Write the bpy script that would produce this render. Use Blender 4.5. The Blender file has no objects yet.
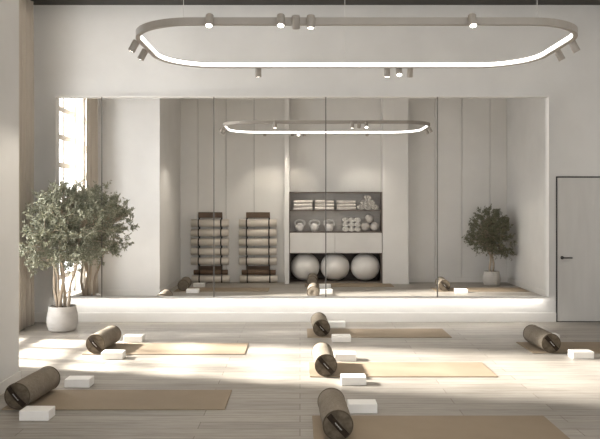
import bpy, bmesh, math, random
from mathutils import Vector, Matrix, noise

SC = bpy.context.scene
COL = SC.collection
PI = math.pi

# ------------------------------------------------------------------ camera
# World: X right, Y away from the camera, Z up.  Mirror plane at Y = 10.
EYE = 1.70
cd = bpy.data.cameras.new('camera')
cam = bpy.data.objects.new('camera', cd); COL.objects.link(cam)
cam.location = (0, 0, EYE); cam.rotation_euler = (PI / 2, 0, 0)
cd.sensor_fit = 'HORIZONTAL'; cd.sensor_width = 36.0
cd.lens = 695.0 / 600.0 * 36.0
cd.shift_y = -14.5 / 600.0
cd.clip_start = 0.05; cd.clip_end = 200
SC.camera = cam

# ------------------------------------------------------------------ world, sun, exposure
MIR = 10.0
MW = 10.12                              # wall behind the mirror
w = bpy.data.worlds.new('World'); SC.world = w; w.use_nodes = True
bg = w.node_tree.nodes['Background']
bg.inputs['Color'].default_value = (0.97, 0.975, 0.975, 1)
bg.inputs['Strength'].default_value = 2.9

SUN_DIR = Vector((1.0, -0.20, -0.56)).normalized()
SUN_POWER = 620000.0
def sunlamp(name, aim, d):
    l = bpy.data.lights.new(name, 'SPOT')
    l.energy = SUN_POWER; l.color = (1.0, 0.96, 0.89)
    l.spot_size = math.radians(8.6); l.spot_blend = 0.05
    l.shadow_soft_size = 1.5
    o = bpy.data.objects.new(name, l); COL.objects.link(o)
    o.location = Vector(aim) - d * 30.0
    o.rotation_euler = d.to_track_quat('-Z', 'Y').to_euler()
sunlamp('sun_lamp', (-4.0, 8.15, 2.1), SUN_DIR)
sunlamp('sun_lamp_mirrored', (-4.0, 2 * MIR - 8.15, 2.1), Vector((SUN_DIR.x, -SUN_DIR.y, SUN_DIR.z)))

# daylight just outside the two windows
def daylight(name, y):
    l = bpy.data.lights.new(name, 'AREA'); l.shape = 'RECTANGLE'; l.size = 3.9; l.size_y = 1.6
    l.energy = DAY_POWER; l.color = (0.97, 0.985, 1.0)
    o = bpy.data.objects.new(name, l); COL.objects.link(o)
    o.location = (-4.45, y, 2.15); o.rotation_euler = (0, -PI / 2, 0)
DAY_POWER = 190.0
daylight('window_daylight', 8.2); daylight('window_daylight_mirrored', 2 * MIR - 8.2)

vs = SC.view_settings
SC.display_settings.display_device = 'sRGB'
vs.view_transform = 'Standard'; vs.look = 'None'; vs.gamma = 1.0; vs.use_curve_mapping = False
vs.exposure = 0.17
SC.cycles.use_denoising = True
SC.cycles.max_bounces = 10
SC.cycles.diffuse_bounces = 6
SC.cycles.transparent_max_bounces = 12
SC.cycles.sample_clamp_indirect = 6.0
SC.cycles.caustics_reflective = False; SC.cycles.caustics_refractive = False

LED_RING = 3.0
LED_EDGE = 20.0
LED_EDGE_TOP = 1.5
SPOT_LENS = 14.0
SPOT_WATT = 2.6

# ------------------------------------------------------------------ materials
def new_mat(name):
    m = bpy.data.materials.new(name); m.use_nodes = True
    nt = m.node_tree
    return m, nt, nt.nodes['Principled BSDF']

def mixrgb(nt, fac, a, b, blend='MIX'):
    n = nt.nodes.new('ShaderNodeMix'); n.data_type = 'RGBA'; n.blend_type = blend
    for i, v in ((0, fac), (6, a), (7, b)):
        if isinstance(v, bpy.types.NodeSocket): nt.links.new(v, n.inputs[i])
        elif i == 0: n.inputs[0].default_value = v
        else: n.inputs[i].default_value = (*v, 1)
    return n.outputs[2]

def mapping(nt, scale, coord='Object'):
    tc = nt.nodes.new('ShaderNodeTexCoord'); mp = nt.nodes.new('ShaderNodeMapping')
    mp.inputs['Scale'].default_value = scale
    nt.links.new(tc.outputs[coord], mp.inputs['Vector'])
    return mp.outputs['Vector']

def tnoise(nt, vec, scale, detail=4, rough=0.55):
    n = nt.nodes.new('ShaderNodeTexNoise')
    n.inputs['Scale'].default_value = scale; n.inputs['Detail'].default_value = detail
    n.inputs['Roughness'].default_value = rough
    nt.links.new(vec, n.inputs['Vector'])
    return n.outputs['Fac']

def ramp(nt, fac, stops):
    r = nt.nodes.new('ShaderNodeValToRGB')
    els = r.color_ramp.elements
    while len(els) < len(stops): els.new(0.5)
    for e, (p, c) in zip(els, stops): e.position = p; e.color = (*c, 1)
    nt.links.new(fac, r.inputs['Fac'])
    return r.outputs['Color']

def bump(nt, bs, height, strength, dist=0.01):
    b = nt.nodes.new('ShaderNodeBump')
    b.inputs['Strength'].default_value = strength; b.inputs['Distance'].default_value = dist
    nt.links.new(height, b.inputs['Height']); nt.links.new(b.outputs['Normal'], bs.inputs['Normal'])

def mottled(name, a, b, scale=3.0, rough=0.8, bs=0.0, bscale=40, stretch=(1, 1, 1), spec=0.3):
    m, nt, p = new_mat(name)
    v = mapping(nt, stretch)
    f = tnoise(nt, v, scale, 5)
    c = ramp(nt, f, [(0.3, a), (0.7, b)])
    nt.links.new(c, p.inputs['Base Color'])
    p.inputs['Roughness'].default_value = rough
    p.inputs['Specular IOR Level'].default_value = spec
    if bs: bump(nt, p, tnoise(nt, v, bscale, 3), bs)
    return m

def emit(name, col, s):
    m = bpy.data.materials.new(name); m.use_nodes = True; nt = m.node_tree
    nt.nodes.clear()
    e = nt.nodes.new('ShaderNodeEmission'); o = nt.nodes.new('ShaderNodeOutputMaterial')
    e.inputs['Color'].default_value = (*col, 1); e.inputs['Strength'].default_value = s
    nt.links.new(e.outputs[0], o.inputs[0])
    return m

M = {}
M['plaster'] = mottled('plaster', (0.61, 0.597, 0.575), (0.67, 0.657, 0.635), 1.3, 0.9, 0.06, 30)
M['panel'] = mottled('wall_panel', (0.645, 0.628, 0.60), (0.705, 0.688, 0.66), 1.1, 0.85, 0.05, 30)
M['pilaster'] = mottled('pilaster_plaster', (0.66, 0.64, 0.61), (0.70, 0.68, 0.65), 1.3, 0.9, 0.05, 30)
M['trim'] = mottled('painted_trim', (0.66, 0.64, 0.61), (0.70, 0.68, 0.65), 2, 0.6)
M['ceiling'] = mottled('ceiling_paint', (0.62, 0.60, 0.57), (0.66, 0.64, 0.61), 2, 0.95)
M['gap'] = mottled('joint_and_edge_shade', (0.05, 0.046, 0.042), (0.06, 0.055, 0.05), 5, 0.8)  # dark panel joints; also the shade painted along the ceiling edge
M['door'] = mottled('door_paint', (0.52, 0.505, 0.48), (0.56, 0.545, 0.52), 1.5, 0.6, 0.03, 30, (6, 6, 1))
M['black'] = mottled('black_metal', (0.012, 0.011, 0.010), (0.02, 0.018, 0.016), 8, 0.4, spec=0.5)
M['seam'] = mottled('mirror_joint', (0.10, 0.095, 0.085), (0.13, 0.12, 0.11), 8, 0.4, spec=0.5)
M['beige_metal'] = mottled('beige_metal', (0.33, 0.30, 0.26), (0.36, 0.325, 0.285), 6, 0.5, spec=0.4)
M['white_block'] = mottled('white_foam', (0.80, 0.775, 0.735), (0.84, 0.815, 0.78), 8, 0.85, 0.04, 120)
M['pot'] = mottled('pot_clay', (0.47, 0.445, 0.415), (0.54, 0.515, 0.485), 6, 0.85, 0.15, 25)
M['soil'] = mottled('soil', (0.05, 0.035, 0.025), (0.11, 0.08, 0.055), 40, 0.95, 0.6, 60)
M['bark'] = mottled('bark', (0.34, 0.27, 0.20), (0.50, 0.42, 0.33), 9, 0.9, 0.4, 40, (1, 1, 0.2))
M['sheer'] = mottled('curtain_linen', (0.46, 0.41, 0.35), (0.52, 0.465, 0.40), 3, 0.9, 0.1, 150, (1, 1, 0.1))
M['white_frame'] = mottled('window_paint', (0.74, 0.73, 0.71), (0.78, 0.77, 0.75), 4, 0.5)
M['muntin'] = mottled('muntin_paint', (0.50, 0.47, 0.43), (0.54, 0.51, 0.47), 4, 0.6)
M['brown_wood'] = mottled('brown_wood', (0.085, 0.055, 0.036), (0.14, 0.095, 0.065), 5, 0.6, 0.1, 30, (0.4, 4, 8))
M['dark_wood'] = mottled('smoked_wood', (0.13, 0.108, 0.092), (0.18, 0.15, 0.128), 4, 0.65, 0.1, 30, (0.4, 4, 6))
M['bay'] = mottled('smoked_wood_back', (0.47, 0.445, 0.41), (0.53, 0.50, 0.47), 3, 0.75, 0.05, 30, (0.4, 4, 6))
M['cab_front'] = mottled('cabinet_front', (0.58, 0.56, 0.53), (0.63, 0.61, 0.58), 2, 0.6)
M['ball'] = mottled('exercise_ball', (0.70, 0.67, 0.625), (0.75, 0.72, 0.675), 3, 0.5, spec=0.4)
M['med_ball'] = mottled('medicine_ball', (0.42, 0.39, 0.36), (0.48, 0.45, 0.42), 8, 0.7, 0.1, 60)
M['kettle'] = mottled('kettlebell_enamel', (0.54, 0.52, 0.495), (0.60, 0.58, 0.555), 5, 0.5, spec=0.4)
M['towel_white'] = mottled('white_towel', (0.72, 0.69, 0.64), (0.80, 0.77, 0.72), 20, 0.95, 0.4, 90)
M['towel_grey'] = mottled('greige_towel', (0.50, 0.47, 0.425), (0.62, 0.585, 0.54), 20, 0.95, 0.4, 90)
M['blanket'] = mottled('folded_blanket', (0.58, 0.54, 0.49), (0.66, 0.62, 0.57), 14, 0.95, 0.3, 90)
M['roll_beige'] = mottled('beige_mat_rubber', (0.60, 0.545, 0.475), (0.66, 0.605, 0.53), 9, 0.8, 0.1, 80)
M['roll_brown'] = mottled('brown_mat_rubber', (0.11, 0.07, 0.045), (0.16, 0.105, 0.07), 9, 0.8, 0.1, 80)
M['mat'] = mottled('tan_mat_rubber', (0.255, 0.198, 0.138), (0.29, 0.228, 0.162), 2.5, 0.75, 0.05, 200)
M['cap'] = mottled('bolster_cap_fabric', (0.055, 0.042, 0.028), (0.15, 0.12, 0.085), 16, 0.9, 0.5, 50)
M['strap'] = mottled('dark_webbing', (0.022, 0.016, 0.012), (0.038, 0.028, 0.020), 30, 0.9, spec=0.1)
M['piping'] = mottled('bolster_piping', (0.07, 0.054, 0.038), (0.10, 0.08, 0.058), 30, 0.9, spec=0.1)
M['mark'] = mottled('woven_mark', (0.62, 0.60, 0.56), (0.68, 0.66, 0.62), 20, 0.8)
M['led'] = emit('led_diffuser', (1.0, 0.97, 0.925), LED_RING)
M['edge_led'] = emit('edge_led', (1.0, 0.96, 0.90), LED_EDGE)
M['edge_led_dim'] = emit('edge_led_dim', (1.0, 0.96, 0.90), LED_EDGE_TOP)
M['lens'] = emit('spot_lens', (1.0, 0.94, 0.84), SPOT_LENS)

def bolster_mat():
    m, nt, p = new_mat('bolster_fabric')
    v = mapping(nt, (1, 1, 1))
    f = tnoise(nt, v, 7, 5, 0.65)
    v2 = mapping(nt, (60, 260, 60))
    g = tnoise(nt, v2, 1.0, 2)
    c = mixrgb(nt, 0.5, ramp(nt, f, [(0.3, (0.135, 0.112, 0.083)), (0.7, (0.23, 0.195, 0.152))]),
               ramp(nt, g, [(0.3, (0.11, 0.09, 0.067)), (0.7, (0.33, 0.285, 0.23))]))
    nt.links.new(c, p.inputs['Base Color'])
    p.inputs['Roughness'].default_value = 0.95; p.inputs['Specular IOR Level'].default_value = 0.15
    bump(nt, p, g, 0.5, 0.004)
    return m
M['bolster'] = bolster_mat()

def leaf_mat(name, a, b, c3):
    m, nt, p = new_mat(name)
    v = mapping(nt, (1, 1, 1))
    c = ramp(nt, tnoise(nt, v, 60, 2), [(0.3, a), (0.55, b), (0.75, c3)])
    nt.links.new(c, p.inputs['Base Color'])
    p.inputs['Roughness'].default_value = 0.55; p.inputs['Specular IOR Level'].default_value = 0.4
    return m
M['leaf'] = leaf_mat('olive_leaf', (0.15, 0.155, 0.10), (0.32, 0.32, 0.235), (0.58, 0.57, 0.47))
M['leaf_b'] = leaf_mat('dull_olive_leaf', (0.09, 0.09, 0.055), (0.18, 0.175, 0.115), (0.32, 0.31, 0.22))

def floor_mat():
    m, nt, p = new_mat('oak_planks')
    v = mapping(nt, (1, 1, 1))
    br = nt.nodes.new('ShaderNodeTexBrick')
    br.offset = 0.37; br.offset_frequency = 2
    br.inputs['Color1'].default_value = (0.0, 0.0, 0.0, 1); br.inputs['Color2'].default_value = (1, 1, 1, 1)
    br.inputs['Mortar'].default_value = (0.5, 0.5, 0.5, 1)
    br.inputs['Scale'].default_value = 1.0; br.inputs['Mortar Size'].default_value = 0.003
    br.inputs['Mortar Smooth'].default_value = 0.2
    br.inputs['Brick Width'].default_value = 2.1; br.inputs['Row Height'].default_value = 0.165
    nt.links.new(v, br.inputs['Vector'])
    tone = ramp(nt, br.outputs['Color'], [(0.0, (0.26, 0.237, 0.205)), (1.0, (0.375, 0.344, 0.303))])
    g1 = tnoise(nt, mapping(nt, (1.6, 26, 1)), 1.0, 6, 0.65)
    g2 = tnoise(nt, mapping(nt, (5, 110, 1)), 1.0, 3, 0.6)
    big = tnoise(nt, v, 0.9, 3)
    grain = ramp(nt, g1, [(0.3, (0.58, 0.55, 0.52)), (0.5, (1, 1, 1)), (0.72, (1.2, 1.19, 1.18))])
    fine = ramp(nt, g2, [(0.35, (0.80, 0.785, 0.77)), (0.6, (1.06, 1.06, 1.06))])
    c = mixrgb(nt, 1.0, tone, grain, 'MULTIPLY')
    c = mixrgb(nt, 1.0, c, fine, 'MULTIPLY')
    c = mixrgb(nt, mixrgb(nt, 1.0, ramp(nt, big, [(0.35, (0, 0, 0)), (0.7, (0.35, 0.35, 0.35))]), (1, 1, 1), 'MULTIPLY'), c, (0.37, 0.342, 0.31))
    c = mixrgb(nt, br.outputs['Fac'], c, (0.11, 0.085, 0.063))
    nt.links.new(c, p.inputs['Base Color'])
    p.inputs['Roughness'].default_value = 0.42; p.inputs['Specular IOR Level'].default_value = 0.45
    bump(nt, p, g1, 0.06, 0.004)
    return m
M['floor'] = floor_mat()

def glass_mat():
    m = bpy.data.materials.new('window_glass'); m.use_nodes = True; nt = m.node_tree; nt.nodes.clear()
    o = nt.nodes.new('ShaderNodeOutputMaterial'); t = nt.nodes.new('ShaderNodeBsdfTransparent')
    g = nt.nodes.new('ShaderNodeBsdfGlossy'); x = nt.nodes.new('ShaderNodeMixShader')
    g.inputs['Roughness'].default_value = 0.02; x.inputs[0].default_value = 0.05
    nt.links.new(t.outputs[0], x.inputs[1]); nt.links.new(g.outputs[0], x.inputs[2]); nt.links.new(x.outputs[0], o.inputs[0])
    return m
M['glass'] = glass_mat()

# ------------------------------------------------------------------ mesh helpers
class MB:
    def __init__(s): s.v = []; s.f = []; s.sm = []
    def add(s, vs, fs, smooth=False):
        n = len(s.v); s.v += [tuple(p) for p in vs]
        s.f += [tuple(i + n for i in f) for f in fs]; s.sm += [smooth] * len(fs)
        return s
    def box(s, a, b):
        (x0, y0, z0), (x1, y1, z1) = a, b
        return s.add([(x0, y0, z0), (x1, y0, z0), (x1, y1, z0), (x0, y1, z0), (x0, y0, z1), (x1, y0, z1), (x1, y1, z1), (x0, y1, z1)],
                     [(0, 3, 2, 1), (4, 5, 6, 7), (0, 1, 5, 4), (1, 2, 6, 5), (2, 3, 7, 6), (3, 0, 4, 7)])
    def lathe(s, prof, n=32, mat=Matrix.Identity(4), smooth=True):
        """prof: (r, z) pairs round local Z; r = 0 at an end closes it."""
        vs, fs, rings = [], [], []
        for r, z in prof:
            if r <= 1e-9: rings.append([len(vs)]); vs.append(mat @ Vector((0, 0, z)))
            else:
                rings.append(list(range(len(vs), len(vs) + n)))
                vs += [mat @ Vector((r * math.cos(2 * PI * k / n), r * math.sin(2 * PI * k / n), z)) for k in range(n)]
        for a, b in zip(rings, rings[1:]):
            for k in range(n):
                j = (k + 1) % n
                if len(a) == 1 and len(b) == 1: continue
                if len(a) == 1: fs.append((a[0], b[j], b[k]))
                elif len(b) == 1: fs.append((a[k], a[j], b[0]))
                else: fs.append((a[k], a[j], b[j], b[k]))
        return s.add(vs, fs, smooth)
    def tube(s, pts, rad, n=8, closed=False, caps=True):
        pts = [Vector(p) for p in pts]; m = len(pts)
        rr = rad if isinstance(rad, (list, tuple)) else [rad] * m
        vs, fs = [], []
        up = None
        for i, p in enumerate(pts):
            if closed: t = (pts[(i + 1) % m] - pts[i - 1]).normalized()
            else: t = (pts[min(i + 1, m - 1)] - pts[max(i - 1, 0)]).normalized()
            if up is None:
                up = Vector((0, 0, 1)) if abs(t.z) < 0.9 else Vector((1, 0, 0))
            a = (up - t * up.dot(t)).normalized(); up = a; b = t.cross(a)
            vs += [p + (a * math.cos(2 * PI * k / n) + b * math.sin(2 * PI * k / n)) * rr[i] for k in range(n)]
        for i in range(m if closed else m - 1):
            j = (i + 1) % m
            for k in range(n):
                l = (k + 1) % n
                fs.append((i * n + k, i * n + l, j * n + l, j * n + k))
        if caps and not closed:
            fs.append(tuple(range(n - 1, -1, -1))); fs.append(tuple((m - 1) * n + k for k in range(n)))
        return s.add(vs, fs, True)
    def build(s, name, mat, parent=None, bevel=0, seg=2):
        me = bpy.data.meshes.new(name); me.from_pydata(s.v, [], s.f); me.update()
        bm = bmesh.new(); bm.from_mesh(me)
        for f, k in zip(bm.faces, s.sm): f.smooth = k
        if bevel:
            bmesh.ops.bevel(bm, geom=list(bm.edges), offset=bevel, segments=seg, profile=0.5, affect='EDGES')
        bmesh.ops.recalc_face_normals(bm, faces=bm.faces)
        bm.to_mesh(me); bm.free()
        me.materials.append(mat)
        o = bpy.data.objects.new(name, me); COL.objects.link(o)
        if parent: o.parent = parent
        return o

def tag(o, label=None, cat=None, group=None, kind=None):
    if label: o['label'] = label
    if cat: o['category'] = cat
    if group: o['group'] = group
    if kind: o['kind'] = kind
    return o
def thing(name, label, cat, loc=(0, 0, 0), rz=0, group=None):
    o = bpy.data.objects.new(name, None); COL.objects.link(o)
    o.empty_display_size = 0.1
    o.location = loc; o.rotation_euler = (0, 0, rz)
    return tag(o, label, cat, group)
def copy_tree(o, parent=None):
    c = o.copy(); COL.objects.link(c)
    if parent: c.parent = parent
    for ch in list(o.children): copy_tree(ch, c)
    return c
def place(o, loc, rz, label, group=None):
    o.location = loc; o.rotation_euler = (0, 0, rz)
    tag(o, label, None, group)
    return o
def mirrored(o, label, group=None):
    """The thing's mirror image beyond the mirror plane."""
    c = copy_tree(o)
    c.location = (o.location.x, 2 * MIR - o.location.y, o.location.z)
    c.rotation_euler = (0, 0, -o.rotation_euler.z)
    c.scale = (o.scale.x, -o.scale.y, o.scale.z)
    return tag(c, label, None, group)
def structure(name, mb, mat, label, cat, bevel=0, parent=None):
    o = mb.build(name, mat, parent, bevel)
    return tag(o, label, cat, None, 'structure')

# ------------------------------------------------------------------ setting
CEIL = 4.62
XL, XN, XR = -2.69, -3.95, 4.56          # pier face, window wall, right wall
YP = 6.65                                # pier end
YB = 15.30                               # mirrored back wall
OPEN = -2.5                              # room shell added past its back wall; open end set for fill light
MX0, MX1, MZ0, MZ1 = -3.51, 3.58, 0.374, 3.255   # mirror
WY0, WY1, WZ0, WZ1 = 7.35, 9.05, 0.12, 4.15      # window opening
RW = 2 * MIR

def mflip(mb):
    mb.v = [(x, RW - y, z) for x, y, z in mb.v]; return mb

structure('floor', MB().box((XN, OPEN, -0.1), (XR + .2, MIR, 0)), M['floor'], 'pale oak plank floor of the studio', 'floor')
structure('floor.001', MB().box((XN, MIR, -0.1), (XR + .2, YB + .5, 0)), M['floor'], 'pale oak plank floor seen in the mirror', 'floor')
structure('ceiling', MB().box((XN - .2, OPEN, CEIL), (XR + .2, MIR, CEIL + .1)), M['ceiling'], 'plain ceiling along the top of the picture', 'ceiling')
structure('ceiling.001', MB().box((XN - .2, MIR, CEIL), (XR + .2, YB + .5, CEIL + .1)), M['ceiling'], 'plain ceiling of the reflected room', 'ceiling')
# mirror wall with the mirror's place left open
t = 0.012
fw = MB()
fw.box((XN - .2, MW - t, 0), (MX0, MW + t, CEIL)).box((MX1, MW - t, 0), (XR + .2, MW + t, CEIL))
fw.box((MX0, MW - t, 0), (MX1, MW + t, MZ0)).box((MX0, MW - t, MZ1), (MX1, MW + t, CEIL))
structure('wall_front', fw, M['plaster'], 'pale plaster wall that carries the large mirror', 'wall')
structure('trim_1', MB().box((XN, MW - .26, CEIL - .012), (XR, MW - t, CEIL)), M['gap'], 'dark strip painted as shade where mirror wall meets ceiling', 'trim')  # solid strip coloured dark to stand for shade at the ceiling edge
structure('baseboard_front', MB().box((XN, MW - t - .016, 0), (3.721, MW - t, 0.135)), M['trim'], 'white baseboard below the mirror', 'baseboard', .003)

def left_side():
    pier = MB().box((XN - .2, OPEN, 0), (XL, YP, CEIL))
    win = MB()
    win.box((XN - .25, YP, 0), (XN, WY0, CEIL)).box((XN - .25, WY1, 0), (XN, MIR, CEIL))
    win.box((XN - .25, WY0, 0), (XN, WY1, WZ0)).box((XN - .25, WY0, WZ1), (XN, WY1, CEIL))
    bb = MB().box((XL, OPEN, 0), (XL + .016, YP + .016, .11)).box((XN, YP, 0), (XL, YP + .016, .11))
    return pier, win, bb
pier, win, bb = left_side()
structure('wall_left', pier, M['plaster'], 'plaster pier at the picture edge ahead of the curtain', 'wall')
structure('wall_window', win, M['plaster'], 'window wall in the recess behind the plaster pier', 'wall')
structure('baseboard_left', bb, M['trim'], 'white baseboard along the plaster pier', 'baseboard', .003)
pier, win, bb = left_side()
XLM, YPM = -2.63, RW - 13.03  # mirrored pier shifted off its true reflection to fit edges in image pixels
pier = MB().box((XN - .2, RW - YPM, 0), (XLM, YB + .5, CEIL))
structure('wall_left.001', pier, M['plaster'], 'bright plaster pier reflected beside the window curtain', 'wall')
structure('wall_window.001', mflip(win), M['plaster'], 'window wall reflected at the mirror edge', 'wall')
bb = MB().box((XLM, RW - YPM - .016, 0), (XLM + .016, YB, .11)).box((XN, RW - YPM - .016, 0), (XLM, RW - YPM, .11))
structure('baseboard_left.001', bb, M['trim'], 'baseboard reflected beside the mat racks', 'baseboard', .003)
structure('wall_right', MB().box((XR, OPEN, 0), (XR + .2, MIR, CEIL)), M['plaster'], 'side wall beyond the flush door', 'wall')
structure('wall_right.001', MB().box((XR, MIR, 0), (XR + .2, YB + .5, CEIL)), M['plaster'], 'side wall reflected behind the small olive tree', 'wall')
structure('baseboard_right', MB().box((XR - .016, MIR, 0), (XR, YB, .11)), M['trim'], 'baseboard reflected under the side wall', 'baseboard', .003)

# back wall, in panels with narrow joints
PX = lambda px, z: (px - 300) * z / 695.0
joints = [XL, PX(198, YB), PX(226, YB), PX(254, YB), -0.33]
bw = MB()
def panels(edges, y):
    for a, b in zip(edges, edges[1:]):
        bw.box((a + .005, y, 0), (b - .005, y + .06, CEIL))
panels(joints, YB)
panels([2.33, PX(435, YB), PX(462, YB), PX(490, YB), XR], YB)
YN = 15.34
bw.box((-0.33, YN, .70), (2.33, YN + .06, CEIL)).box((-0.33, 15.72, 0), (2.33, 15.78, .70))
structure('wall_back', bw, M['panel'], 'panelled back wall seen in the mirror', 'wall')
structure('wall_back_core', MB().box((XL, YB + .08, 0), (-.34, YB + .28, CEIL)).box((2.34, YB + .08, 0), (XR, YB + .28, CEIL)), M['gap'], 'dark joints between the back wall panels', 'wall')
structure('trim_2', MB().box((-0.335, 14.97, 0), (-0.235, 15.72, CEIL)), M['pilaster'], 'narrow white pillar beside the storage shelves', 'pillar', .003)
structure('trim_3', MB().box((1.785, 14.97, 0), (2.335, 15.72, CEIL)), M['pilaster'], 'broad white pilaster beside the storage shelves', 'pilaster', .003)
pb = MB().box((1.785, 14.955, 0), (2.35, 14.97, .11)).box((2.335, 14.97, 0), (2.35, YB, .11))
structure('baseboard_back', pb, M['trim'], 'white baseboard round the broad pilaster', 'baseboard', .002)
structure('baseboard_back.001', MB().box((2.35, YB - .016, 0), (XR - .016, YB, .11)), M['trim'], 'white baseboard under the panels behind the small olive tree', 'baseboard', .002)

# window, sash and panes; one real, one reflected
def window(name, label, flip):
    fx = XN - .19
    fr = MB(); g = 0.05
    fr.box((fx - .04, WY0, WZ0), (fx + .04, WY0 + .06, WZ1)).box((fx - .04, WY1 - .06, WZ0), (fx + .04, WY1, WZ1))
    fr.box((fx - .04, WY0, WZ0), (fx + .04, WY1, WZ0 + .07)).box((fx - .04, WY0, WZ1 - .06), (fx + .04, WY1, WZ1))
    mu = MB()
    for k in range(1, 3):
        y = WY0 + (WY1 - WY0) * k / 3
        r = .035
        mu.box((fx - .03, y - r, WZ0), (fx + .03, y + r, WZ1))
    z = 2.385
    zs = [2.385 + .478 * k for k in range(-4, 4)]
    for z in zs:
        mu.box((fx - .045, WY0, z - .045), (fx + .045, WY1, z + .045))
    gl = MB().box((fx - .004, WY0 + .03, WZ0 + .03), (fx + .004, WY1 - .03, WZ1 - .03))
    sl = MB().box((fx + .04, WY0, WZ0), (XN + .03, WY1, WZ0 + .025))
    for mb in (fr, mu, gl, sl):
        if flip: mflip(mb)
    o = structure(name, fr, M['white_frame'], label, 'window')
    mu.build('muntin', M['muntin'], o); gl.build('glass', M['glass'], o); sl.build('window_sill', M['white_frame'], o)
window('window_1', 'tall paned window in the recess, out of direct sight', False)
window('window_2', 'tall white paned window reflected at the mirror edge', True)

# flush door at the right with a dark frame line
dx0, dx1, dz = 3.738, 4.55, 2.10
yd = MW - t
jm = MB().box((dx0 - .016, yd - .012, 0), (dx0, yd, dz + .016)).box((dx1, yd - .012, 0), (dx1 + .016, yd, dz + .016)).box((dx0, yd - .012, dz), (dx1, yd, dz + .016))
jm.box((dx0, yd - .002, 0), (dx1, yd, dz))
dr = structure('door_1', jm, M['black'], 'flush grey door in a thin black frame', 'door')
MB().box((dx0 + .004, yd - .009, .012), (dx1 - .004, yd - .002, dz - .004)).build('door_leaf', M['door'], dr)
h = MB()
yl = yd - .009
h.lathe([(0, 0), (.024, 0), (.024, .008), (0, .008)], 20, Matrix.Translation((dx0 + .07, yl, .935)) @ Matrix.Rotation(PI / 2, 4, 'X'))
h.tube([(dx0 + .07, yl - .004, .935), (dx0 + .07, yl - .05, .935)], .009, 10)
h.tube([(dx0 + .066, yl - .05, .935), (dx0 + .20, yl - .05, .935)], .009, 10)
h.build('door_handle', M['black'], dr)

# ------------------------------------------------------------------ mirror: slim edge standing off the wall, joints, hidden light strips
mir = thing('wall_mirror', 'huge frameless wall mirror of joined panels, backlit along its edges', 'mirror', (0, MIR, MZ0))
def loc_box(a, b):
    return MB().box((a[0], a[1] - MIR, a[2] - MZ0), (b[0], b[1] - MIR, b[2] - MZ0))
yo, yi = MIR - .003, MW - t
ed = MB()
e = .006
for a, b in (((MX0 - e, yo, MZ0 - e), (MX1 + e, yi, MZ0)), ((MX0 - e, yo, MZ1), (MX1 + e, yi, MZ1 + e)),
             ((MX0 - e, yo, MZ0), (MX0, yi, MZ1)), ((MX1, yo, MZ0), (MX1 + e, yi, MZ1))):
    ed.box((a[0], a[1] - MIR, a[2] - MZ0), (b[0], b[1] - MIR, b[2] - MZ0))
for a, b in (((MX0 - e, yo - .004, MZ0 - e - .013), (MX1 + e, yo, MZ0)), ((MX0 - e, yo - .004, MZ1), (MX1 + e, yo, MZ1 + e + .013))):
    ed.box((a[0], a[1] - MIR, a[2] - MZ0), (b[0], b[1] - MIR, b[2] - MZ0))
ed.build('edge', M['pilaster'], mir)
for px in (101.8, 213.9, 325.8, 437.4):
    x = PX(px, MIR)
    loc_box((x - .008, MIR - .004, MZ0), (x + .008, MIR + .004, MZ1)).build('panel_joint', M['seam'], mir)
for a, b, mk in (((MX0 + .02, MIR + .004, MZ0 - e - .008), (MX1 - .02, MIR + .028, MZ0 - e), 'edge_led'),
             ((MX0 + .02, MIR + .004, MZ1 + e), (MX1 - .02, MIR + .028, MZ1 + e + .008), 'edge_led_dim')):
    s_ = loc_box(a, b).build('light_strip', M[mk], mir); s_['label'] = 'glowing light strip'

# ------------------------------------------------------------------ ring lamp
def rrect(x0, x1, y0, y1, r, n=16):
    pts = []
    for cx, cy, a0 in ((x1 - r, y1 - r, 0), (x0 + r, y1 - r, PI / 2), (x0 + r, y0 + r, PI), (x1 - r, y0 + r, 3 * PI / 2)):
        for k in range(n + 1):
            a = a0 + PI / 2 * k / n
            pts.append((cx + r * math.cos(a), cy + r * math.sin(a)))
    return pts
RX, RY, RZ = 0.495, 6.56, 3.168
lamp = thing('ring_light', 'large suspended oval ring light with spotlights, hanging before the mirror', 'ceiling light', (RX, RY, RZ))
HX, HY, HR = 1.91, 0.86, 0.54
def ring(off0, off1, z0, z1, smooth=False):
    hx, hy, r = HX, HY, HR
    A = rrect(-hx - off0, hx + off0, -hy - off0, hy + off0, r + off0)
    B = rrect(-hx - off1, hx + off1, -hy - off1, hy + off1, r + off1)
    n = len(A); vs, fs = [], []
    for P, z in ((A, z0), (B, z0), (B, z1), (A, z1)): vs += [(x, y, z) for x, y in P]
    for k in range(n):
        j = (k + 1) % n
        for q in range(4):
            p = (q + 1) % 4
            fs.append((q * n + k, q * n + j, p * n + j, p * n + k))
    return MB().add(vs, fs, smooth)
ring(0.006, 0.045, 0, 0.060).build('housing', M['beige_metal'], lamp)
ls = ring(0.0, 0.006, 0.010, 0.050).build('led_strip', M['led'], lamp); ls['label'] = 'glowing white light strip'
for x, y in ((-1.45, -.86), (-.015, .88), (1.45, -.86)):
    MB().tube([(x, y, .07), (x, y, CEIL - RZ)], .0025, 6).build('cable', M['trim'], lamp)

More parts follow.
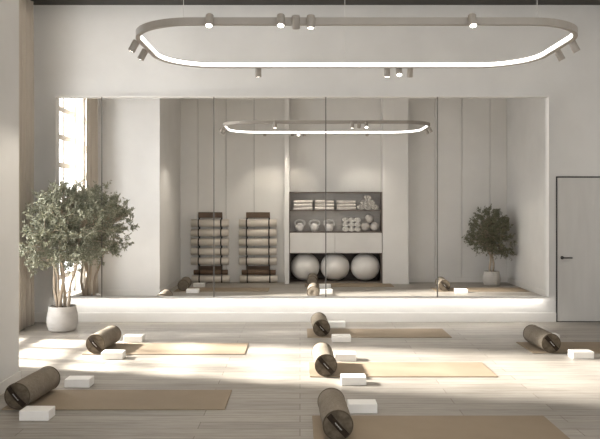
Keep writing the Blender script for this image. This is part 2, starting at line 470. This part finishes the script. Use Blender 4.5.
def spot(parent, x, y, tilt_axis=None, tilt=0.0, drop=0.0):
    """x, y local to the lamp on the bar's outside."""
    Mx = Matrix.Translation((x, y, 0.064 + drop)) @ (Matrix.Rotation(tilt, 4, tilt_axis) if tilt_axis else Matrix.Identity(4))
    b = MB()
    b.lathe([(0, 0), (.030, 0), (.0325, -.004), (.0325, -.103), (.030, -.106), (.026, -.106), (.026, -.098), (0, -.098)], 24, Mx)
    o = b.build('spotlight', M['beige_metal'], parent)
    l = MB().lathe([(0, -.0985), (.0255, -.0985), (.0255, -.103), (0, -.103)], 20, Mx).build('lens', M['lens'], o); l['label'] = 'lit lens'
    return o
def bar(parent, a, b):
    MB().tube([a, b], .008, 8).build('bracket', M['beige_metal'], parent)
sp = []
for wx, tl in ((-.73, -.45), (-.155, -.45), (-.034, .5), (.087, -.1), (1.39, -.45)):
    sp.append((wx - RX, -HY - .045 - .036, 'X', tl, (0, .03), 0))
for wx, tl in ((-.45, .1), (.94, 0), (1.065, -.5), (1.19, .4)):
    sp.append((wx - RX, HY + .045 + .036, 'X', tl, (0, -.03), -.045))
for wy, ex in ((6.30, .01), (6.66, .01)):
    sp.append((-HX - .045 - .03 + ex, wy - RY, 'Y', .5, (.05, 0), -.045))
for wy, ex in ((6.32, -.01), (6.68, -.01)):
    sp.append((HX + .045 + .03 + ex, wy - RY, 'Y', -.5, (-.05, 0), -.045))
def spot_lamp(loc, d):
    l = bpy.data.lights.new('spot_beam', 'SPOT'); l.energy = SPOT_WATT * 10; l.color = (1, .92, .80)
    l.spot_size = math.radians(70); l.spot_blend = 0.6; l.shadow_soft_size = .02
    o = bpy.data.objects.new('spot_beam', l); COL.objects.link(o); o.location = loc
    o.rotation_euler = Vector(d).to_track_quat('-Z', 'Y').to_euler()
for x, y, ax, tl, (bx, by), dz_ in sp:
    o = spot(lamp, x, y, ax, tl, dz_)
    bar(o, (x, y, .045 + dz_), (x + bx, y + by, .045))
    d = (-math.sin(tl), 0, -math.cos(tl)) if ax == 'Y' else (0, math.sin(tl), -math.cos(tl))
    p0 = Vector((x + RX, y + RY, RZ + .058 + dz_)) + Vector(d) * .115
    spot_lamp(p0, d); spot_lamp((p0.x, RW - p0.y, p0.z), (d[0], -d[1], d[2]))
mirrored(lamp, 'reflection of the oval ring light in the mirror')

# ------------------------------------------------------------------ curtains
def curtain(x, y0, y1, amp, waves, seed):
    rnd = random.Random(seed); mb = MB()
    n, m = waves * 10, 14
    vs, fs = [], []
    for j in range(m + 1):
        z = 0.01 + (CEIL - .06) * j / m
        for i in range(n + 1):
            u = i / n
            a = amp * (0.75 + 0.25 * math.sin(u * 9 + seed)) * (1.0 - .25 * j / m)
            vs.append((x + a * math.sin(2 * PI * waves * u + .3 * math.sin(j * .35 + seed)), y0 + (y1 - y0) * u + .01 * math.sin(j * .6 + i * .2), z))
    for j in range(m):
        for i in range(n):
            a = j * (n + 1) + i
            fs.append((a, a + 1, a + n + 2, a + n + 1))
    mb.add(vs, fs, True)
    return mb
def curtain_obj(mb, label):
    o = mb.build('curtain', M['sheer'])
    sd = o.modifiers.new('thickness', 'SOLIDIFY'); sd.thickness = 0.006
    return tag(o, label, 'curtain', 'linen curtains at the window')
ca = curtain(-3.80, 9.28, 9.90, .05, 5, 1)
cb = curtain(-3.80, 6.74, 7.50, .05, 6, 2)
curtain_obj(ca, 'floor-length beige curtain between plaster pier and mirror wall')
curtain_obj(cb, 'beige curtain drawn back behind the plaster pier')
curtain_obj(mflip(curtain(-3.80, 7.04, 7.60, .05, 5, 2)), 'beige curtain hanging beside the paned window in the mirror')

# ------------------------------------------------------------------ olive trees
def crown_leaf(mb, p, d, size, rnd):
    """a small folded leaf at p pointing along d"""
    d = d.normalized()
    s = d.cross(Vector((rnd.uniform(-1, 1), rnd.uniform(-1, 1), rnd.uniform(-1, 1))))
    if s.length < 1e-3: s = Vector((1, 0, 0))
    s.normalize(); nrm = d.cross(s)
    L, W = size, size * rnd.uniform(.30, .40)
    a = p; b = p + d * L * .5 + s * W * .5 + nrm * W * .15; c = p + d * L + nrm * L * rnd.uniform(-.2, .1); e_ = p + d * L * .5 - s * W * .5 + nrm * W * .15
    mb.add([a, b, c, e_], [(0, 1, 2), (0, 2, 3)], False)

def olive(name, label, loc, pot_r, pot_h, stems, lobes, n_twigs, leaves, leaf, seed, keep, lm):
    rnd = random.Random(seed)
    root = thing(name, label, 'potted tree', loc)
    r, hh = pot_r, pot_h
    prof = [(0, 0), (r * .76, 0), (r * .82, hh * .03)]
    for k in range(25):
        u = .05 + .87 * k / 24
        prof.append((r * (.84 + .16 * math.sin(PI * min(1, u * 1.02) ** .85) + .010 * math.sin(u * 2 * PI * 6)), hh * u))
    prof += [(r * .86, hh * .96), (r * .87, hh), (r * .80, hh), (r * .78, hh * .93), (0, hh * .92)]
    pot = MB().lathe(prof, 40).build('pot', M['pot'], root)
    MB().lathe([(0, hh * .915), (r * .76, hh * .915), (r * .74, hh * .945), (r * .4, hh * .96), (0, hh * .955)], 28).build('soil', M['soil'], pot)
    tr = MB(); fol = MB(); nodes = []
    for (bx, by, tx, ty, tz, rad) in stems:
        pts, rr = [], []
        for k in range(10):
            u = k / 9
            wob = .035 * math.sin(u * PI) if k else 0
            pts.append(Vector((bx + (tx - bx) * u + wob * math.sin(u * 7 + bx * 40), by + (ty - by) * u + wob * math.cos(u * 6 + by * 50), hh * .9 + (tz - hh * .9) * u)))
            rr.append(rad * (1 - .62 * u))
        tr.tube(pts, rr, 8)
        nodes += [p for p in pts[4:]]
    twigs = []
    tries = 0
    while len(twigs) < n_twigs and tries < n_twigs * 40:
        tries += 1
        c, R = rnd.choices(lobes, weights=[R[0] * R[1] * R[2] for _, R in lobes])[0]
        v = Vector((rnd.gauss(0, 1), rnd.gauss(0, 1), rnd.gauss(0, 1))).normalized() * (rnd.random() ** .45)
        p = Vector((c[0] + v.x * R[0], c[1] + v.y * R[1], c[2] + v.z * R[2]))
        if not keep(p + root.location, .05): continue
        twigs.append((p, v, c))
    for p, v, c in twigs:
        q = min(nodes, key=lambda n_: (n_ - p).length + max(0, n_.z - p.z) * .6)
        mid = (q + p) / 2 + Vector((rnd.uniform(-.04, .04), rnd.uniform(-.04, .04), rnd.uniform(-.01, .06)))
        if (p - q).length > .05: tr.tube([q, mid, p], [.006, .004, .002], 5, caps=False)
        out = (p - Vector(c)).normalized() + Vector((0, 0, .35))
        for sh in range(3):
            dd = (out + Vector((rnd.uniform(-.9, .9), rnd.uniform(-.9, .9), rnd.uniform(-.7, .9)))).normalized()
            ln = rnd.uniform(.07, .15)
            for k in range(leaves // 3):
                u = rnd.random()
                lp = p + dd * ln * u
                if not keep(lp + root.location, .06): continue
                ld = dd * .8 + Vector((rnd.uniform(-1, 1), rnd.uniform(-1, 1), rnd.uniform(-.8, 1)))
                crown_leaf(fol, lp, ld, leaf * rnd.uniform(.7, 1.25), rnd)
    tr.build('trunk', M['bark'], root)
    fol.build('foliage', lm, root)
    return root

keepA = lambda p, m: p.x > -3.72 + m and p.y < 9.93 - m
treeA = olive('olive_tree', 'large olive tree in a round pale pot before the mirror', (-3.22, 9.42, 0), .205, .335,
      [(-.06, .0, -.20, .0, 1.35, .024), (-.02, -.04, .02, -.08, 1.45, .027), (.02, .03, -.05, .12, 1.4, .023), (.08, -.01, .24, .02, 1.3, .023), (-.03, .04, -.12, -.2, 1.3, .02)],
      [((-.08, -.02, 1.42), (.40, .40, .44)), ((.12, 0, 1.62), (.34, .34, .36)), ((-.30, -.15, 1.22), (.28, .30, .34)), ((.30, -.05, 1.36), (.34, .34, .38)), ((.02, -.1, 1.02), (.34, .34, .22)), ((.48, .05, 1.62), (.20, .22, .22)), ((-.42, -.2, 1.12), (.22, .25, .26)), ((-.05, -.05, 1.72), (.2, .25, .22))],
      460, 48, .047, 7, keepA, M['leaf'])
mirrored(treeA, 'reflection of the large olive tree, its stems lit from behind')
keepB = lambda p, m: p.x < XR - m and p.y < YB - m
olive('olive_tree', 'smaller olive tree in a pale pot in the mirrored room corner', (4.06, 14.72, 0), .185, .30,
      [(-.03, 0, -.10, 0, 1.0, .026), (.03, .02, .06, .05, 1.1, .024)],
      [((-.03, 0, 1.15), (.44, .42, .46)), ((-.2, 0, 1.0), (.34, .36, .30)), ((.18, -.05, 1.0), (.30, .36, .40)), ((-.1, 0, 1.45), (.25, .25, .20)), ((.1, 0, .78), (.26, .26, .16))],
      300, 45, .045, 11, keepB, M['leaf_b'])

# ------------------------------------------------------------------ yoga mats, bolsters, blocks
def mat_obj(x0, x1, y0, y1, label):
    mb = MB().box((0, 0, 0), (x1 - x0, y1 - y0, .010))
    o = mb.build('yoga_mat', M['mat'], None, .002, 1)
    o.location = (x0, y0, 0)
    return tag(o, label, 'yoga mat', 'tan yoga mats laid out on the floor')

def make_bolster():
    """axis along local Y, near end at -Y, resting at z = 0"""
    R, L = .110, .60
    root = thing('bolster', 'bolster', 'bolster', group='round bolsters lying on the mats')
    A = Matrix.Translation((0, 0, R)) @ Matrix.Rotation(-PI / 2, 4, 'X')
    prof = [(R - .006, -L / 2)]
    n = 14
    for k in range(n + 1):
        u = k / n
        prof.append((R - .003 + .003 * math.sin(u * PI), -L / 2 + .006 + (L - .012) * u))
    prof.append((R - .006, L / 2))
    MB().lathe(prof, 48, A).build('cover', M['bolster'], root)
    for sgn in (-1, 1):
        # softly gathered end disc
        vs, fs = [], []
        n, rings = 48, 6
        vs.append(A @ Vector((0, 0, sgn * (L / 2 - .004))))
        for j in range(1, rings + 1):
            q = j / rings
            for k in range(n):
                a = 2 * PI * k / n
                wv = .0022 * math.sin(12 * a) * q * (1 - q) * 4
                z = sgn * (L / 2 + .010 * math.sin(q * PI) * .8 + wv - .004 * (1 - q))
                vs.append(A @ Vector((q * (R - .006) * math.cos(a), q * (R - .006) * math.sin(a), z)))
        for k in range(n): fs.append((0, 1 + k, 1 + (k + 1) % n))
        for j in range(rings - 1):
            for k in range(n):
                a, b = 1 + j * n + k, 1 + j * n + (k + 1) % n
                fs.append((a, b, b + n, a + n))
        MB().add(vs, fs, True).build('end_cap', M['cap' if sgn < 0 else 'bolster'], root)
        pts = [A @ Vector(((R - .004) * math.cos(2 * PI * k / 48), (R - .004) * math.sin(2 * PI * k / 48), sgn * L / 2)) for k in range(48)]
        MB().tube(pts, .005, 8, closed=True).build('piping', M['piping'], root)
        # carrying strap bowed across the disc
        if sgn > 0: continue
        st = MB(); ang = math.radians(-48)
        wdt = .021; vs, fs = [], []
        for k in range(13):
            u = -1 + 2 * k / 12
            r_ = u * (R - .010); z = L / 2 + .010 + .016 * (1 - u * u)
            for o_, dz in ((-wdt, 0), (wdt, 0), (wdt, .004), (-wdt, .004)):
                x = r_ * math.cos(ang) - o_ * math.sin(ang); y = r_ * math.sin(ang) + o_ * math.cos(ang)
                vs.append(A @ Vector((x * (1 if sgn < 0 else -1), -y, sgn * (z + dz))))
        for k in range(12):
            for q in range(4):
                p = (q + 1) % 4
                fs.append((k * 4 + q, k * 4 + p, k * 4 + 4 + p, k * 4 + 4 + q))
        fs += [(0, 1, 2, 3), (48, 49, 50, 51)]
        hd = st.add(vs, fs).build('handle_strap', M['strap'], root)
        if sgn < 0:
            pts = []
            for k in range(25):
                u = -.32 + .64 * k / 24
                r_ = u * R; o_ = .0045 * math.sin(k * 1.9)
                z = L / 2 + .0155 + .016 * (1 - (u * 1.1) ** 2)
                x = r_ * math.cos(ang) - o_ * math.sin(ang); y = r_ * math.sin(ang) + o_ * math.cos(ang)
                pts.append(A @ Vector((x, -y, -z)))
            mk = MB().tube(pts, .0016, 5).build('woven_mark', M['mark'], hd); mk['label'] = 'small pale woven mark'
    return root

BL, BD, BH = .235, .15, .078
def make_block():
    mb = MB().box((-BL / 2, -BD / 2, 0), (BL / 2, BD / 2, BH))
    o = mb.build('yoga_block', M['white_block'], None, .006, 3)
    return tag(o, 'block', 'yoga block', 'white foam yoga blocks on the floor')

FB = 'beside'
bolster0 = make_bolster(); block0 = make_block()
used = [False, False]
def bolster(x, y, ang, label):
    o = copy_tree(bolster0) if used[0] else bolster0
    used[0] = True
    return place(o, (x, y, .0105), ang, label)
def block(x, y, label, ang=0):
    o = copy_tree(block0) if used[1] else block0
    used[1] = True
    return place(o, (x, y, .0), ang, label)

R_ = math.radians
rows = {
 'L1': (-2.475, -.622, 5.76, 6.36), 'L2': (-2.475, -.627, 7.89, 8.51),
 'C1': (.098, 1.955, 4.97, 5.58), 'C2': (.096, 1.955, 6.855, 7.475), 'C3': (.095, 1.945, 8.90, 9.505),
 'R2': (2.67, 4.52, 7.955, 8.575)}
mat_lab = {
 'L1': 'tan mat in front of the plaster pier, under the darkest bolster',
 'L2': 'tan mat near the potted olive tree, under the tilted bolster',
 'C1': 'closest tan mat, cut off by the bottom picture edge',
 'C2': 'sunlit tan mat in the middle of the floor',
 'C3': 'tan mat closest to the mirror, in shade',
 'R2': 'tan mat in front of the flush grey door'}
bol_lab = {
 'L1': 'dark taupe bolster lying on the mat beside the plaster pier',
 'L2': 'half-sunlit bolster on the mat beside the potted olive tree',
 'C1': 'closest taupe bolster, cut off by the bottom picture edge',
 'C2': 'bright sunlit cream bolster on the middle mat',
 'C3': 'grey-brown shaded bolster on the mat closest to the mirror',
 'R2': 'taupe bolster on the mat in front of the grey door'}
bol_pos = {'L1': (-2.315, 6.04, R_(-4)), 'L2': (-2.31, 8.20, R_(-3)), 'C1': (.262, 5.285, R_(2)), 'C2': (.245, 7.15, R_(2)),
           'C3': (.268, 9.22, R_(2)), 'R2': (2.86, 8.24, R_(2))}
B = {}
MT = {}
for k, r in rows.items():
    MT[k] = mat_obj(*r, mat_lab[k])
    B[k] = bolster(*bol_pos[k], bol_lab[k])
K = {}
for k, x, y, l in (
  ('L1a', -2.095, 5.47 + BD / 2, 'white block on the near side of the darkest bolster\'s mat'),
  ('L1b', -2.075, 6.463 + BD / 2, 'white block just beyond the darkest bolster, half in sun'),
  ('L2a', -2.07, 7.64 + BD / 2, 'white block in front of the half-sunlit bolster'),
  ('L2b', -2.07, 8.60 + BD / 2, 'white block behind the mat by the potted olive tree'),
  ('C1b', .513, 5.66 + BD / 2, 'white block behind the closest bolster at the bottom edge'),
  ('C2a', .507, 6.542 + BD / 2, 'white sunlit block in front of the middle mat'),
  ('C2b', .495, 7.564 + BD / 2, 'white block behind the bright sunlit bolster'),
  ('C3a', .514, 8.60 + BD / 2, 'white block in front of the mat closest to the mirror'),
  ('C3b', .512, 9.62 + BD / 2, 'white block between the farthest mat and the mirror wall'),
  ('R2a', 3.13, 7.67 + BD / 2, 'white block in front of the mat by the grey door'),
  ('R2b', 3.13, 8.68 + BD / 2, 'white block mostly hidden behind the bolster by the door')):
    K[k] = block(x, y, l)
# what the mirror shows of them
mirrored(B['L1'], 'reflection of the darkest bolster, below the mat racks')
mirrored(B['L2'], 'reflection of the half-sunlit bolster, just its top above the mirror edge')
mirrored(B['C1'], 'reflection of the closest bolster, a dark disc before the exercise balls')
mirrored(B['C2'], 'reflection of the sunlit bolster, a pale disc above the mirror edge')
mirrored(K['L1a'], 'reflected white block behind the darkest bolster, below the mat racks')
mirrored(K['L1b'], 'brightly lit reflected white block in front of the darkest bolster')
mirrored(K['C1b'], 'reflected white block between the two bolster discs in the mirror')
mirrored(K['C2a'], 'sunlit reflected white block beside the pale bolster disc')
for k, l in (('L1', 'reflected tan mat on the floor below the mat racks'), ('C1', 'reflected tan mat on the floor before the exercise balls')):
    mirrored(MT[k], l)
# the row beyond the picture's edge, seen only in the mirror
mat_obj(2.67, 4.50, RW - 6.38, RW - 5.76, 'reflected tan mat in front of the smaller olive tree')
b_ = bolster(2.86, RW - 6.05, R_(-4), 'reflected taupe bolster in front of the pilaster side, by a joint')
b_['label'] = 'reflected taupe bolster on the mat before the smaller olive tree'
block(3.12, RW - 6.53, 'reflected white block next to the bolster before the smaller tree')

# ------------------------------------------------------------------ storage unit between the pillars
SX0, SX1, SY0, SY1 = -.233, 1.783, 15.04, 15.71
un = thing('storage_shelf', 'built-in brown shelf unit with two white drawers between pale pillars', 'shelf unit', ((SX0 + SX1) / 2, (SY0 + SY1) / 2, 0))
ox, oy = (SX0 + SX1) / 2, (SY0 + SY1) / 2
def ub(x0, y0, z0, x1, y1, z1): return MB().box((x0 - ox, y0 - oy, z0), (x1 - ox, y1 - oy, z1))
TH = .024
Z_TOP, Z_2, Z_3, Z_D = 1.985, 1.590, 1.124, .675
YU = 15.325                                # the upper shelves are shallow, the ball bay deep
ub(SX0, YU - .012, Z_D, SX1, YU, Z_TOP).build('back_panel', M['bay'], un)
ub(SX0, SY1 - .012, 0, SX1, SY1, Z_D).build('lower_back_panel', M['dark_wood'], un)
for x in (SX0, SX1 - .018):
    ub(x, SY0, Z_D, x + .018, YU - .012, Z_TOP).box((x - ox, SY0 - oy, 0), (x + .018 - ox, SY1 - .012 - oy, Z_D)).build('side_panel', M['dark_wood'], un)
for z in (Z_TOP, Z_2, Z_3, Z_D):
    ub(SX0 + .018, SY0, z - TH, SX1 - .018, (YU if z > .7 else SY1) - .012, z).build('shelf', M['dark_wood'], un)
ub(SX0 + .018, SY0 + .01, 0, SX1 - .018, SY1 - .012, .03).build('plinth', M['dark_wood'], un)
xm = PX(334.8, SY0)
for a, b in ((SX0 + .012, xm - .004), (xm + .004, SX1 - .012)):
    mb = ub(a, SY0 - .016, Z_D - .012, b, SY0 + .002, Z_3 - TH - .004); mb.build('drawer', M['cab_front'], un, .002, 1)

def ball(x, y, z0, r, name, mat, label, cat, group):
    prof = [(0, -r)] + [(r * math.sin(PI * k / 20), -r * math.cos(PI * k / 20)) for k in range(1, 20)] + [(0, r)]
    mb = MB().lathe(prof, 40)
    if name == 'exercise_ball':        # moulded rings
        pr = []
        for k in range(1, 60):
            a = PI * k / 60
            rr = r * (1 - (.006 if (abs(math.cos(a)) < .85 and k % 6 == 0) else 0))
            pr.append((rr * math.sin(a), -rr * math.cos(a)))
        mb = MB().lathe([(0, -r)] + pr + [(0, r)], 48, Matrix.Rotation(PI / 2, 4, 'X'))
        mb.v = [(p[0] * 1.05, p[1] * 1.03, p[2]) for p in mb.v]     # sits a little flattened
    o = mb.build(name, mat); o.location = (x, y, z0 + r)
    return tag(o, label, cat, group)
for px, l in ((305.05, 'large pale exercise ball beside the narrow pillar'), (335.3, 'middle one of the three large exercise balls'), (365.8, 'large pale exercise ball beside the broad pilaster')):
    ball(PX(px, 15.2), 15.36, .031, .306, 'exercise_ball', M['ball'], l, 'exercise ball', 'large exercise balls in the bottom bay')

# kettlebells
def kettlebell(x, label):
    root = thing('kettlebell', label, 'kettlebell', (x, 15.18, Z_3 + .001), 0, 'kettlebells on the lower shelf')
    r = .094
    prof = [(0, 0), (r * .62, 0), (r * .70, .004)] + [(r * math.sin(a), r * .92 - r * math.cos(a)) for a in [math.radians(q) for q in range(50, 170, 10)]] + [(0, r * 1.92)]
    body = MB().lathe(prof, 32).build('body', M['kettle'], root)
    pts = []
    for k in range(21):
        u = k / 20; a = PI * (1.12 - 1.24 * u)
        pts.append((.108 * math.cos(a) * (1 + .12 * math.sin(a)), 0, .165 + .085 * math.sin(a)))
    pts = [(-.062, 0, .118)] + pts + [(.062, 0, .118)]
    MB().tube(pts, .021, 10).build('handle', M['kettle'], root)
for px, l in ((299.7, 'grey kettlebell closest to the narrow pillar'), (314.5, 'middle grey kettlebell of the three on the shelf'), (329.3, 'grey kettlebell next to the white rolled towels')):
    kettlebell(PX(px, 15.15), l)

# folded blankets, three to a pile
def blanket(x, z, hgt, label, seed):
    rnd = random.Random(seed)
    wd, dp = .405 + rnd.uniform(-.006, .006), .25
    # one blanket folded twice: rounded fold at the front, open edges behind
    mb = MB(); n = 8
    prof = []
    for k in range(n + 1):
        a = -PI / 2 - PI * k / n
        prof.append((-dp / 2 + hgt / 2 + hgt / 2 * math.cos(a), hgt / 2 + hgt / 2 * math.sin(a) * .96))
    prof = [(dp / 2, hgt * .02)] + prof + [(dp / 2, hgt * .98)]
    vs, fs = [], []
    m = 8; L = len(prof)
    for i in range(m + 1):
        xx = -wd / 2 + wd * i / m
        pin = .006 if i in (0, m) else 0
        for (yy, zz) in prof:
            vs.append((xx, yy + pin, zz + (hgt * .5 - zz) * (.12 if pin else 0) + .0015 * math.sin(i * 1.7 + seed)*(1 if 0 < i < m and 0.01 < zz < hgt-.01 else 0)))
    for i in range(m):
        for k in range(L):
            l = (k + 1) % L
            fs.append((i * L + k, i * L + l, (i + 1) * L + l, (i + 1) * L + k))
    fs += [tuple(range(L - 1, -1, -1)), tuple(m * L + k for k in range(L))]
    mb.add(vs, fs, False)
    o = mb.build('folded_blanket', M['blanket']); o.location = (x, 15.175, z + .001)
    return tag(o, label, 'blanket', 'folded blankets on the upper shelf')
where = ('in the pile nearest the narrow pillar', 'in the middle blanket pile', 'in the pile beside the towel pyramid')
lev = ('bottom', 'middle', 'top')
for i, px in enumerate((303.0, 324.3, 345.9)):
    for j in range(3):
        blanket(PX(px, 15.15), Z_2 + j * .0705, .070, '%s folded cream blanket %s' % (lev[j], where[i]), i * 5 + j)

# rolled towels: spiral ends
def roll_mesh(r, L, turns=3.2, n=72):
    """rolled cloth along local Y with a visible spiral end"""
    th = r / turns * .78
    vs, fs = [], []
    for k in range(n + 1):
        u = k / n; a = 2 * PI * turns * u; rad = .012 + (r - .012) * min(1.0, u * turns / (turns - 1))
        for q, yy in ((0, -L / 2), (1, L / 2)):
            vs.append((rad * math.cos(a), yy, rad * math.sin(a)))
        rin = max(rad - th, .004)
        for q, yy in ((0, -L / 2), (1, L / 2)):
            vs.append((rin * math.cos(a), yy, rin * math.sin(a)))
    for k in range(n):
        o = k * 4; p = o + 4
        fs += [(o, o + 1, p + 1, p), (o + 2, p + 2, p + 3, o + 3), (o, p, p + 2, o + 2), (o + 1, o + 3, p + 3, p + 1)]
    fs += [(0, 2, 3, 1), (n * 4, n * 4 + 1, n * 4 + 3, n * 4 + 2)]
    return MB().add(vs, fs, True)
src = {}
def towel(x, z, r, rv, L, mat, label, group, kind):
    if kind not in src:
        mb = roll_mesh(r, L); mb.v = [(p[0], p[1], p[2] * rv / r) for p in mb.v]; o = mb.build('rolled_towel', mat); src[kind] = o
    else:
        o = src[kind].copy(); COL.objects.link(o)
    o.location = (x, 15.175, z + .001)
    return tag(o, label, 'towel', group)
cx = PX(367.7, 15.1)
r = .076; rv = .058
for j, (nn, lab) in enumerate(((3, 'bottom row'), (2, 'middle row'), (1, 'top'))):
    for i in range(nn):
        if nn == 3: l = ('greige rolled towel in pyramid base, next to the blankets', 'greige rolled towel in the middle of the pyramid base', 'greige rolled towel in pyramid base, next to the pilaster')[i]
        elif nn == 2: l = ('greige rolled towel in pyramid second row, on the blanket side', 'greige rolled towel in pyramid second row, on the pilaster side')[i]
        else: l = 'greige rolled towel on top of the pyramid'
        towel(cx + (i - (nn - 1) / 2) * 2.02 * r, Z_2 + rv + j * 1.78 * rv, r, rv, .24, M['towel_grey'], l, 'rolled towels in the pyramid', 'grey')
cx = PX(351.6, 15.1)
r = .064; rv = .049
for j in range(3):
    for i in range(3):
        col = ('column by the kettlebells', 'middle column', 'column by the medicine balls')[i]
        towel(cx + (i - 1) * 2.05 * r, Z_3 + rv + j * 2.03 * rv, r, rv, .24, M['towel_white'], '%s white rolled towel, %s' % (('lowest', 'middle', 'topmost')[j], col), 'white rolled towels on the lower shelf', 'white')

mr = .100
mx0 = PX(365.5, 15.05)
ball(mx0, 15.16, Z_3 + .001, mr, 'medicine_ball', M['med_ball'], 'medicine ball on the shelf beside the white rolled towels', 'medicine ball', 'small grey medicine balls')
ball(mx0 + .205, 15.19, Z_3 + .001, mr, 'medicine_ball', M['med_ball'], 'medicine ball on the shelf beside the pilaster', 'medicine ball', 'small grey medicine balls')
ball(mx0 + .095, 15.19, Z_3 + .177, mr * .98, 'medicine_ball', M['med_ball'], 'medicine ball resting on top of the other two', 'medicine ball', 'small grey medicine balls')

# ------------------------------------------------------------------ mat racks on the back wall
def rolled_mat(L, r, mat, parent_name='rolled_yoga_mat'):
    """axis along local X, spiral ends, two dark straps as parts"""
    root = thing(parent_name, 'mat', 'rolled mat')
    A = Matrix.Rotation(-PI / 2, 4, 'Z')
    mb = roll_mesh(r, L, 4.2, 96); mb.v = [tuple(A @ Vector(p)) for p in mb.v]
    mb.build('mat', mat, root)
    for x in (-.245, .245):
        q = [Vector((x, (r + .003) * math.cos(2 * PI * k / 32), (r + .003) * math.sin(2 * PI * k / 32))) for k in range(32)]
        s = MB(); vs, fs = [], []
        for p in q: vs += [p + Vector((-.014, 0, 0)), p + Vector((.014, 0, 0))]
        for k in range(32):
            j = (k + 1) % 32; fs.append((2 * k, 2 * j, 2 * j + 1, 2 * k + 1))
        so = s.add(vs, fs, True).build('strap', M['strap'], root)
    return root
Y_R = YB - .005
beige0 = brown0 = None
ZR = lambda py: EYE - (py - 205) * 15.2 / 695
def rack(px, where):
    global beige0, brown0
    xc = PX(px, 15.25)
    root = thing('mat_rack', 'dark wall rack of rolled mats %s' % where, 'mat rack', (xc, Y_R, ZR(270)))
    z0 = ZR(270); zt = ZR(212.3)
    for x in (-.245, .245):
        rl = MB().box((x - .018, -.016, 0), (x + .018, 0, zt - z0 - .03)).build('rail', M['black'], root)
        for py in (223, 232.6, 242, 251.4, 261):
            z = ZR(py) - z0 - .097
            pts = [(x, -.012, z + .012), (x, -.10, z + .004), (x, -.188, z + .012), (x, -.198, z + .05)]
            MB().tube(pts, .007, 6).build('hook', M['black'], rl)
    MB().box((-.262, -.055, zt - z0 - .125), (.262, -.017, zt - z0)).build('top_board', M['brown_wood'], root, .004)
    MB().box((-.245, -.045, 0), (.245, -.017, .085)).build('bottom_board', M['brown_wood'], root, .004)
    n = ('topmost', 'second from the top', 'middle', 'second from the bottom', 'lowest')
    for q, py in enumerate((223, 232.6, 242, 251.4, 261)):
        if beige0 is None: o = beige0 = rolled_mat(.82, .080, M['roll_beige'])
        else: o = copy_tree(beige0)
        place(o, (xc, Y_R - .106, ZR(py)), 0, 'beige rolled mat, %s on the rack %s' % (n[q], where), 'rolled mats on the wall racks')
    fx = xc + .02
    o = copy_tree(beige0); place(o, (fx, 15.18, .085), 0, 'beige rolled mat on the floor under the rack %s' % where, 'rolled mats on the floor under the racks')
    if brown0 is None: o = brown0 = rolled_mat(.74, .055, M['roll_brown'])
    else: o = copy_tree(brown0)
    place(o, (fx, 15.18, .085 * 2 + .062), 0, 'dark brown rolled mat on the floor pile under the rack %s' % where, 'brown rolled mats on the floor pile')
rack(210.3, 'nearer the room corner')
rack(258.0, 'nearer the storage shelves')
